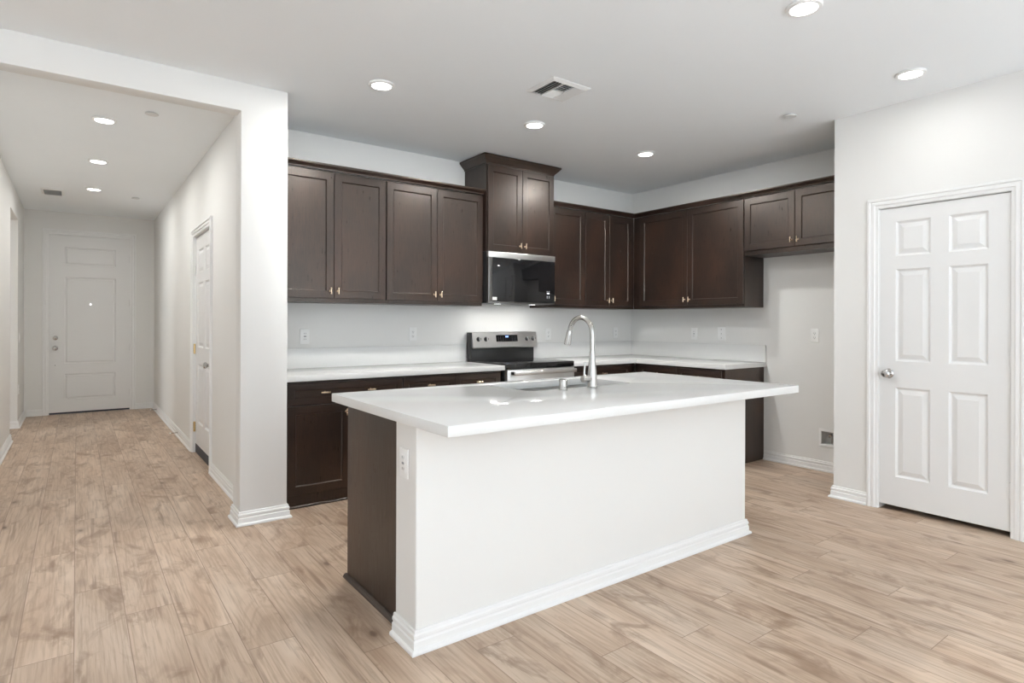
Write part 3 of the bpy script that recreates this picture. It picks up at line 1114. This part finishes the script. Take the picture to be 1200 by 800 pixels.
# riser and control console
MB().box(RX0 + 0.006, RX1 - 0.012, YB - 0.0745, YB - 0.022, 0.86, 1.03, 0.004).build('riser', 'black', rg)
con = MB()
pr = [(YB - 0.022, 1.022), (YB - 0.112, 1.022), (YB - 0.116, 1.03), (YB - 0.094, 1.166), (YB - 0.086, 1.172), (YB - 0.022, 1.172)]
rA = [con.bm.verts.new((RX0 + 0.016, y, z)) for y, z in pr]
rB = [con.bm.verts.new((RX1, y, z)) for y, z in pr]
for k in range(len(pr)):
    con.bm.faces.new((rA[k], rA[(k + 1) % len(pr)], rB[(k + 1) % len(pr)], rB[k]))
con.bm.faces.new(rA)
con.bm.faces.new(list(reversed(rB)))
con = con.build('control_console', 'steel', rg, True, 25)
MB().box(RX0 + 0.004, RX0 + 0.0158, YB - 0.096, YB - 0.022, 0.93, 1.168, 0.004).build('console_end_cap', 'black', rg)
# things fixed to the sloped face
sl = Vector((0, 0.022, 0.136)).normalized()
nm = Vector((0, -0.136, 0.022)).normalized()
c0 = Vector((0, YB - 0.105, 1.098))
span = RX1 - RX0 - 0.016


def con_pt(fx, up, out=0.0):
    return Vector((RX0 + 0.016 + span * fx, 0, 0)) + c0 + sl * up + nm * out


def con_plate(name, fx0, fx1, u0_, u1_, out, mat, parent, th=0.0015):
    p = MB()
    v = []
    for o in (0.0002, out):
        for fx, uu in ((fx0, u0_), (fx1, u0_), (fx1, u1_), (fx0, u1_)):
            v.append(p.bm.verts.new(con_pt(fx, uu, o)))
    for f in ((0, 1, 2, 3), (7, 6, 5, 4), (0, 4, 5, 1), (1, 5, 6, 2), (2, 6, 7, 3), (3, 7, 4, 0)):
        p.bm.faces.new([v[i] for i in f])
    return p.build(name, mat, parent, False)


for fx in (0.085, 0.195, 0.835, 0.935):
    k = MB()
    k.lathe(con_pt(fx, 0.008, 0.0002), nm, [(0, 0.022), (0.004, 0.022), (0.006, 0.019), (0.022, 0.0165), (0.024, 0.014)], 24)
    ko = k.build('knob', 'black', con)
    g = MB()
    b0 = con_pt(fx, 0.008, 0.0)
    g.tube([b0 + sl * 0.019 + nm * 0.025, b0 - sl * 0.019 + nm * 0.025], 0.0048, 8)
    g.build('knob_grip', 'steel', ko)
dp_ = con_plate('display', 0.35, 0.685, -0.018, 0.045, 0.0012, 'blackglass', con)
for k, fx in enumerate((0.497, 0.522)):
    con_plate('clock_digit', fx, fx + 0.017, 0.024, 0.036, 0.0018, 'blue', dp_)
for fx in (0.385, 0.42, 0.455, 0.60, 0.635, 0.66):
    for up in (-0.009, 0.008, 0.025):
        tk = MB()
        tk.lathe(con_pt(fx, up, 0.0013), nm, [(0, 0.0028), (0.0004, 0.0028)], 8)
        tk.build('touch_button', 'grey', dp_, False)

# ------------------------------------------------------------------ microwave
mw = thing('microwave', 'over-the-range microwave with black glass door and stainless top band', 'microwave', (0, 0, 0))
MY = 4.288
MB().box(mx0 + 0.001, mx1 - 0.001, MY + 0.03, YB - 0.001, 1.432, mzb - 0.001, 0.003).build('body', 'black', mw)
bt_ = MB().box(mx0 + 0.0015, mx1 - 0.0015, MY, MY + 0.0295, 1.836, mzb - 0.0015, 0.003).build('top_band', 'steel', mw)
dm = MB().box(mx0 + 0.05, mx1 - 0.0015, MY + 0.002, MY + 0.0295, 1.447, 1.8355, 0.003).build('door', 'blackglass', mw)
MB().box(mx0 + 0.0015, mx0 + 0.0495, MY + 0.003, MY + 0.0295, 1.447, 1.8355, 0.003).build('side_strip', 'darksteel', mw)
MB().box(mx0 + 0.0015, mx1 - 0.0015, MY + 0.006, MY + 0.0295, 1.4325, 1.4465, 0.002).build('bottom_trim', 'darksteel', mw)
tg = MB().box(mx0 + 0.045, mx0 + 0.092, MY + 0.0005, MY + 0.0018, 1.458, 1.486).build('sticker', 'plastic', mw, False)
tg['label'] = 'small white sticker at the lower corner'
cl = MB()
cx_ = mx1 - 0.085
cl.box(cx_ - 0.016, cx_ + 0.016, MY + 0.0012, MY + 0.0018, 1.530, 1.541)
cl.build('clock_display', 'white_led', dm, False)
for dx in (-0.012, 0.012):
    for z in (1.553, 1.506, 1.494):
        ic_ = MB()
        ic_.box(cx_ + dx - 0.0035, cx_ + dx + 0.0035, MY + 0.0012, MY + 0.0018, z - 0.0025, z + 0.0025)
        ic_.build('touch_icon', 'white_led', dm, False)
vg = MB()
for k in range(9):
    vg.box(mx0 + 0.08 + k * 0.065, mx0 + 0.125 + k * 0.065, MY + 0.07, MY + 0.12, 1.4295, 1.4322)
vg.build('underside_vent', 'darksteel', mw, False)
for hx in (3.075, 3.475):
    MB().box(hx - 0.025, hx + 0.025, 4.39, 4.43, 1.4285, 1.4318, 0.001).build('cooktop_lamp', 'hoodlens', mw, False)
    hl = bpy.data.lights.new('cooktop_lamp_light', 'AREA')
    hl.shape = 'RECTANGLE'
    hl.size, hl.size_y = 0.07, 0.05
    hl.energy = HOOD_W
    hl.color = LAMP_C
    hlo = bpy.data.objects.new('cooktop_lamp_light', hl)
    C.objects.link(hlo)
    hlo.location = (hx, 4.41, 1.425)
    hlo.parent = mw

# ------------------------------------------------------------------ wall plates


def wall_plate(name, label, cat, loc, rz, kind, group, wd=0.072, ht=0.116):
    t = thing(name, label, cat, loc, rz, group)
    p = MB()
    p.box(-wd / 2, wd / 2, -0.0065, -0.0006, -ht / 2, ht / 2, 0.002)
    p.build('plate', 'plastic', t)
    ins = MB()
    if kind == 'outlet':
        ins.box(-0.017, 0.017, -0.0082, -0.0064, -0.034, 0.034, 0.001)
        io_ = ins.build('receptacle', 'plastic', t)
        for zc in (-0.018, 0.018):
            s = MB()
            s.box(-0.0075, -0.0055, -0.0088, -0.0081, zc - 0.004, zc + 0.006)
            s.box(0.0055, 0.0075, -0.0088, -0.0081, zc - 0.004, zc + 0.006)
            s.lathe((0, -0.0081, zc - 0.010), (0, -1, 0), [(0, 0.0028), (0.0007, 0.0028)], 10)
            s.build('slots', 'slot', io_, False)
    elif kind == 'gfci':
        ins.box(-0.017, 0.017, -0.0082, -0.0064, -0.034, 0.034, 0.001)
        io_ = ins.build('receptacle', 'plastic', t)
        for zc in (-0.022, 0.022):
            s = MB()
            s.box(-0.0075, -0.0055, -0.0088, -0.0081, zc - 0.004, zc + 0.006)
            s.box(0.0055, 0.0075, -0.0088, -0.0081, zc - 0.004, zc + 0.006)
            s.build('slots', 'slot', io_, False)
        s = MB()
        s.box(-0.009, 0.009, -0.0094, -0.0081, -0.0045, 0.0045)
        s.build('reset_button', 'grey', io_, False)
    elif kind == 'switch':
        ins.box(-0.017, 0.017, -0.0082, -0.0064, -0.034, 0.034, 0.001)
        io_ = ins.build('switch_frame', 'plastic', t)
        s = MB()
        s.box(-0.012, 0.012, -0.012, -0.0081, -0.026, 0.026, 0.0015)
        s.build('rocker', 'plastic', io_)
    else:
        for zc in (-0.042, 0.0, 0.042):
            ins = MB()
            ins.lathe((0, -0.0064, zc), (0, -1, 0), [(0, 0.0045), (0.002, 0.0045)], 12)
            ins.build('jack', 'grey', t)
    return t


OG = 'power outlets on the kitchen walls'
wall_plate('power_outlet', 'white outlet on the back wall above the left counter, nearest the pillar', 'outlet', (1.434, YB, 1.148), 0, 'gfci', OG)
wall_plate('power_outlet', 'white outlet on the back wall between pillar outlet and range', 'outlet', (2.365, YB, 1.160), 0, 'outlet', OG)
wall_plate('power_outlet', 'white outlet on the back wall just right of the range', 'outlet', (3.90, YB, 1.145), 0, 'outlet', OG)
wall_plate('power_outlet', 'white outlet on the back wall near the corner, right of the faucet', 'outlet', (4.885, YB, 1.153), 0, 'outlet', OG)
wall_plate('power_outlet', 'white outlet under the large right-wall cabinet, nearer the corner', 'outlet', (XR, 3.822, 1.152), RZ, 'gfci', OG)
wall_plate('jack_plate', 'white three-dot wall plate over the right counter near its alcove end', 'wall plate', (XR, 3.50, 1.157), RZ, 'jack', None, 0.085, 0.13)
wall_plate('power_outlet', 'white outlet alone on the refrigerator alcove wall', 'outlet', (XR, 2.58, 1.158), RZ, 'outlet', OG)
wall_plate('power_outlet', 'white outlet on the narrow white end of the island', 'outlet', (IX0, 2.134, 0.706), RZ, 'gfci', OG)
wall_plate('light_switch', 'white light switch on the hallway left wall near the front door', 'light switch', (XHL, 9.24, 1.06), PI / 2, 'switch', None)
wall_plate('power_outlet', 'white outlet low on the hallway left wall past the doorway', 'outlet', (XHL, 9.16, 0.45), PI / 2, 'outlet', OG)

# refrigerator water box
wb = thing('water_box', 'white recessed water supply box low on the refrigerator alcove wall', 'water box', (XR, (bx[0] + bx[1]) / 2, (bx[2] + bx[3]) / 2), RZ)
hw, hh = (bx[1] - bx[0]) / 2 - 0.001, (bx[3] - bx[2]) / 2 - 0.001
f = MB()
f.box(-hw - 0.016, hw + 0.016, -0.008, -0.0006, hh - 0.004, hh + 0.018, 0.002)
f.box(-hw - 0.016, hw + 0.016, -0.008, -0.0006, -hh - 0.018, -hh + 0.004, 0.002)
f.box(-hw - 0.016, -hw + 0.004, -0.008, -0.0006, -hh, hh, 0.002)
f.box(hw - 0.004, hw + 0.016, -0.008, -0.0006, -hh, hh, 0.002)
f.build('flange', 'plastic', wb)
f = MB()
f.box(-hw, hw, 0.07, 0.074, -hh, hh)
f.box(-hw, -hw + 0.003, 0.0, 0.07, -hh, hh).box(hw - 0.003, hw, 0.0, 0.07, -hh, hh)
f.box(-hw, hw, 0.0, 0.07, -hh, -hh + 0.003).box(-hw, hw, 0.0, 0.07, hh - 0.003, hh)
f.build('recess_box', 'lightgrey', wb, False)
v = MB()
v.tube([(0.012, 0.045, -hh + 0.003), (0.012, 0.045, 0.015), (0.012, 0.03, 0.028), (0.012, 0.008, 0.024)], 0.007, 12)
v.lathe((0.012, 0.045, 0.012), (-1, 0, 0), [(0, 0.009), (0.02, 0.009), (0.021, 0.016), (0.026, 0.016)], 14)
v.build('valve', 'chrome', wb)

# ------------------------------------------------------------------ ceiling fittings


def downlight(label, x, y, group, watts):
    t = thing('downlight', label, 'ceiling light', (x, y, CZ), 0, group)
    r = MB()
    seg = 36
    prof = [(0.0585, -0.0008), (0.0785, -0.0008), (0.080, -0.006), (0.076, -0.012), (0.062, -0.014), (0.0585, -0.011)]
    ring = [[r.bm.verts.new((rr * math.cos(2 * PI * k / seg), rr * math.sin(2 * PI * k / seg), z)) for rr, z in prof] for k in range(seg)]
    for k in range(seg):
        a_, b_ = ring[k], ring[(k + 1) % seg]
        for j in range(len(prof)):
            r.bm.faces.new((a_[j], a_[(j + 1) % len(prof)], b_[(j + 1) % len(prof)], b_[j]))
    r.build('trim_ring', 'plastic', t)
    l = MB()
    l.lathe((0, 0, -0.0095), (0, 0, -1), [(0, 0.058), (0.003, 0.058), (0.0055, 0.045), (0.0065, 0.02)], seg)
    l.build('lens', 'lens', t)
    la = bpy.data.lights.new('downlight_lamp', 'AREA')
    la.shape = 'DISK'
    la.size = 0.11
    la.energy = watts
    la.color = LAMP_C
    la.spread = math.radians(180)
    lo = bpy.data.objects.new('downlight_lamp', la)
    C.objects.link(lo)
    lo.parent = t
    lo.location = (0, 0, -0.022)
    return t


KG, HG = 'recessed downlights in the kitchen ceiling', 'recessed downlights in the hallway ceiling'
downlight('round ceiling downlight nearest the hallway pillar, above the left counter', 1.525, 3.455, KG, LAMP_W)
downlight('round ceiling downlight just below the square ceiling vent, before the microwave', 2.748, 3.465, KG, LAMP_W)
downlight('round ceiling downlight before the back corner wall cabinets', 3.992, 3.475, KG, LAMP_W)
downlight('round kitchen ceiling downlight nearest the viewer, at the top edge of the photo', 2.734, 1.426, KG, LAMP_FRONT_W)
downlight('round ceiling downlight above the pantry door', 3.962, 1.428, KG, LAMP_FRONT_W)
downlight('kitchen downlight before the pillar, just above the photo edge', 1.50, 1.426, KG, LAMP_FRONT_W)
downlight('hallway ceiling downlight nearest the beam', 0.158, 5.27, HG, HALL_W)
downlight('hallway ceiling downlight in the middle of the row of three', 0.155, 6.66, HG, HALL_W)
downlight('hallway ceiling downlight nearest the front door', 0.150, 8.09, HG, HALL_W)

LG = 'unseen fill downlights added in the living-room ceiling behind the viewer'
for x, nx in ((-3.0, 'by the left windows'), (-0.2, 'in the middle'), (2.73, 'by the pantry wall')):  # lamps added out of view for more light on the kitchen
    for y, ny in ((-0.9, 'nearer the kitchen'), (-3.0, 'nearer the rear windows')):
        downlight('added unseen living-room downlight %s, %s' % (nx, ny), x, y, LG, LIVING_FILL_W)

# square four-way register
vt = thing('ceiling_vent', 'square white four-way air register in the kitchen ceiling', 'vent', (2.455, 2.858, CZ), 0)
hx_, hy_ = 0.155, 0.140
f = MB()
f.sweep([(-hx_, -hy_), (hx_, -hy_), (hx_, hy_), (-hx_, hy_)], [(0, -0.0008), (0, -0.004), (-0.026, -0.014), (-0.030, -0.014), (-0.030, -0.0008)], 1, True)
f.build('frame', 'trim', vt, False)
MB().box(-hx_ + 0.029, hx_ - 0.029, -hy_ + 0.029, hy_ - 0.029, -0.004, -0.001).build('duct_shade_plate', 'slot', vt, False)  # dark sheet in place of the shaded duct behind the louvres


def slat(mb, c, half, axis, tilt, wdt=0.017):
    """thin tilted blade along axis"""
    dx, dz = math.cos(tilt) * wdt / 2, math.sin(tilt) * wdt / 2
    t_ = 0.0008
    vs = []
    for s in (-half, half):
        for a_, b_ in ((-dx, -dz), (dx, dz), (dx, dz + t_), (-dx, -dz + t_)):
            p = (c[0] + a_, c[1] + s, -0.0125 + b_) if axis == 'y' else (c[0] + s, c[1] + a_, -0.0125 + b_)
            vs.append(mb.bm.verts.new(p))
    for q_ in ((0, 1, 2, 3), (7, 6, 5, 4), (0, 4, 5, 1), (1, 5, 6, 2), (2, 6, 7, 3), (3, 7, 4, 0)):
        mb.bm.faces.new([vs[i] for i in q_])


s = MB()
for k in range(4):
    slat(s, (-0.116 + k * 0.0205, 0), hy_ - 0.03, 'y', math.radians(42))
s.build('left_louvres', 'trim', vt, False)
s = MB()
for k in range(4):
    slat(s, (0.060 + k * 0.0205, 0), hy_ - 0.03, 'y', math.radians(-42))
s.build('right_louvres', 'trim', vt, False)
s = MB()
for k in range(5):
    slat(s, (0.0, 0.018 + k * 0.0205), 0.042, 'x', math.radians(-40))
s.build('far_louvres', 'trim', vt, False)
s = MB()
for k in range(5):
    slat(s, (0.0, -0.018 - k * 0.0205), 0.042, 'x', math.radians(40))
s.build('near_louvres', 'trim', vt, False)
s = MB()
s.box(-0.0465, -0.0435, -hy_ + 0.03, hy_ - 0.03, -0.016, -0.004).box(0.0435, 0.0465, -hy_ + 0.03, hy_ - 0.03, -0.016, -0.004).box(-0.043, 0.043, -0.002, 0.002, -0.016, -0.004)
s.build('dividers', 'trim', vt, False)

hv = thing('ceiling_vent', 'small rectangular air register in the hallway ceiling', 'vent', (-0.225, 8.56, CZ), 0)
f = MB()
f.sweep([(-0.105, -0.17), (0.105, -0.17), (0.105, 0.17), (-0.105, 0.17)], [(0, -0.0008), (0, -0.004), (-0.02, -0.012), (-0.024, -0.012), (-0.024, -0.0008)], 1, True)
f.build('frame', 'trim', hv, False)
MB().box(-0.082, 0.082, -0.147, 0.147, -0.004, -0.001).build('duct_shade_plate', 'slot', hv, False)  # dark sheet painted as the shade inside the duct
s = MB()
for k in range(9):
    slat(s, (0, -0.13 + k * 0.0325), 0.080, 'x', math.radians(35), 0.022)
s.build('louvres', 'trim', hv, False)


def cap(label, x, y, group):
    c = MB()
    c.lathe((x, y, CZ - 0.0006), (0, 0, -1), [(0, 0.030), (0.007, 0.030), (0.0075, 0.042), (0.012, 0.042), (0.0135, 0.038), (0.014, 0.02)], 30)
    return tag(c.build('sprinkler_cap', 'capgrey'), label, 'sprinkler cap', group)


CG = 'round sprinkler cover caps in the ceiling'
cap('flat round sprinkler cap in the ceiling before the refrigerator alcove', 4.077, 2.223, CG)
cap('flat round sprinkler cap in the hallway ceiling beside the nearest downlight', 0.426, 4.902, CG)
cap('flat round sprinkler cap in the hallway ceiling near the front door', 0.563, 8.372, CG)

# spring door stops on the hallway baseboard


def door_stop(label, y):
    t = thing('door_stop', label, 'door stop', (XHR - 0.0148, y, 0.042), 0, 'door stops on the hallway baseboard')
    s_ = MB()
    s_.lathe((-0.0003, 0, 0), (-1, 0, 0), [(0, 0.011), (0.004, 0.011), (0.006, 0.006)], 14)
    pp, n_ = [], 72
    for k in range(n_ + 1):
        a_ = 2 * PI * 9 * k / n_
        pp.append((-0.005 - 0.06 * k / n_, 0.005 * math.cos(a_), 0.005 * math.sin(a_)))
    s_.tube(pp, 0.0016, 6)
    s_.build('spring', 'chrome', t)
    s_ = MB()
    s_.lathe((-0.064, 0, 0), (-1, 0, 0), [(0, 0.007), (0.012, 0.0075), (0.015, 0.005)], 14)
    s_.build('bumper', 'plastic', t)
    return t


door_stop('spring door stop on the hallway baseboard nearer the closet door', 7.42)
door_stop('spring door stop on the hallway baseboard nearer the front door', 9.55)
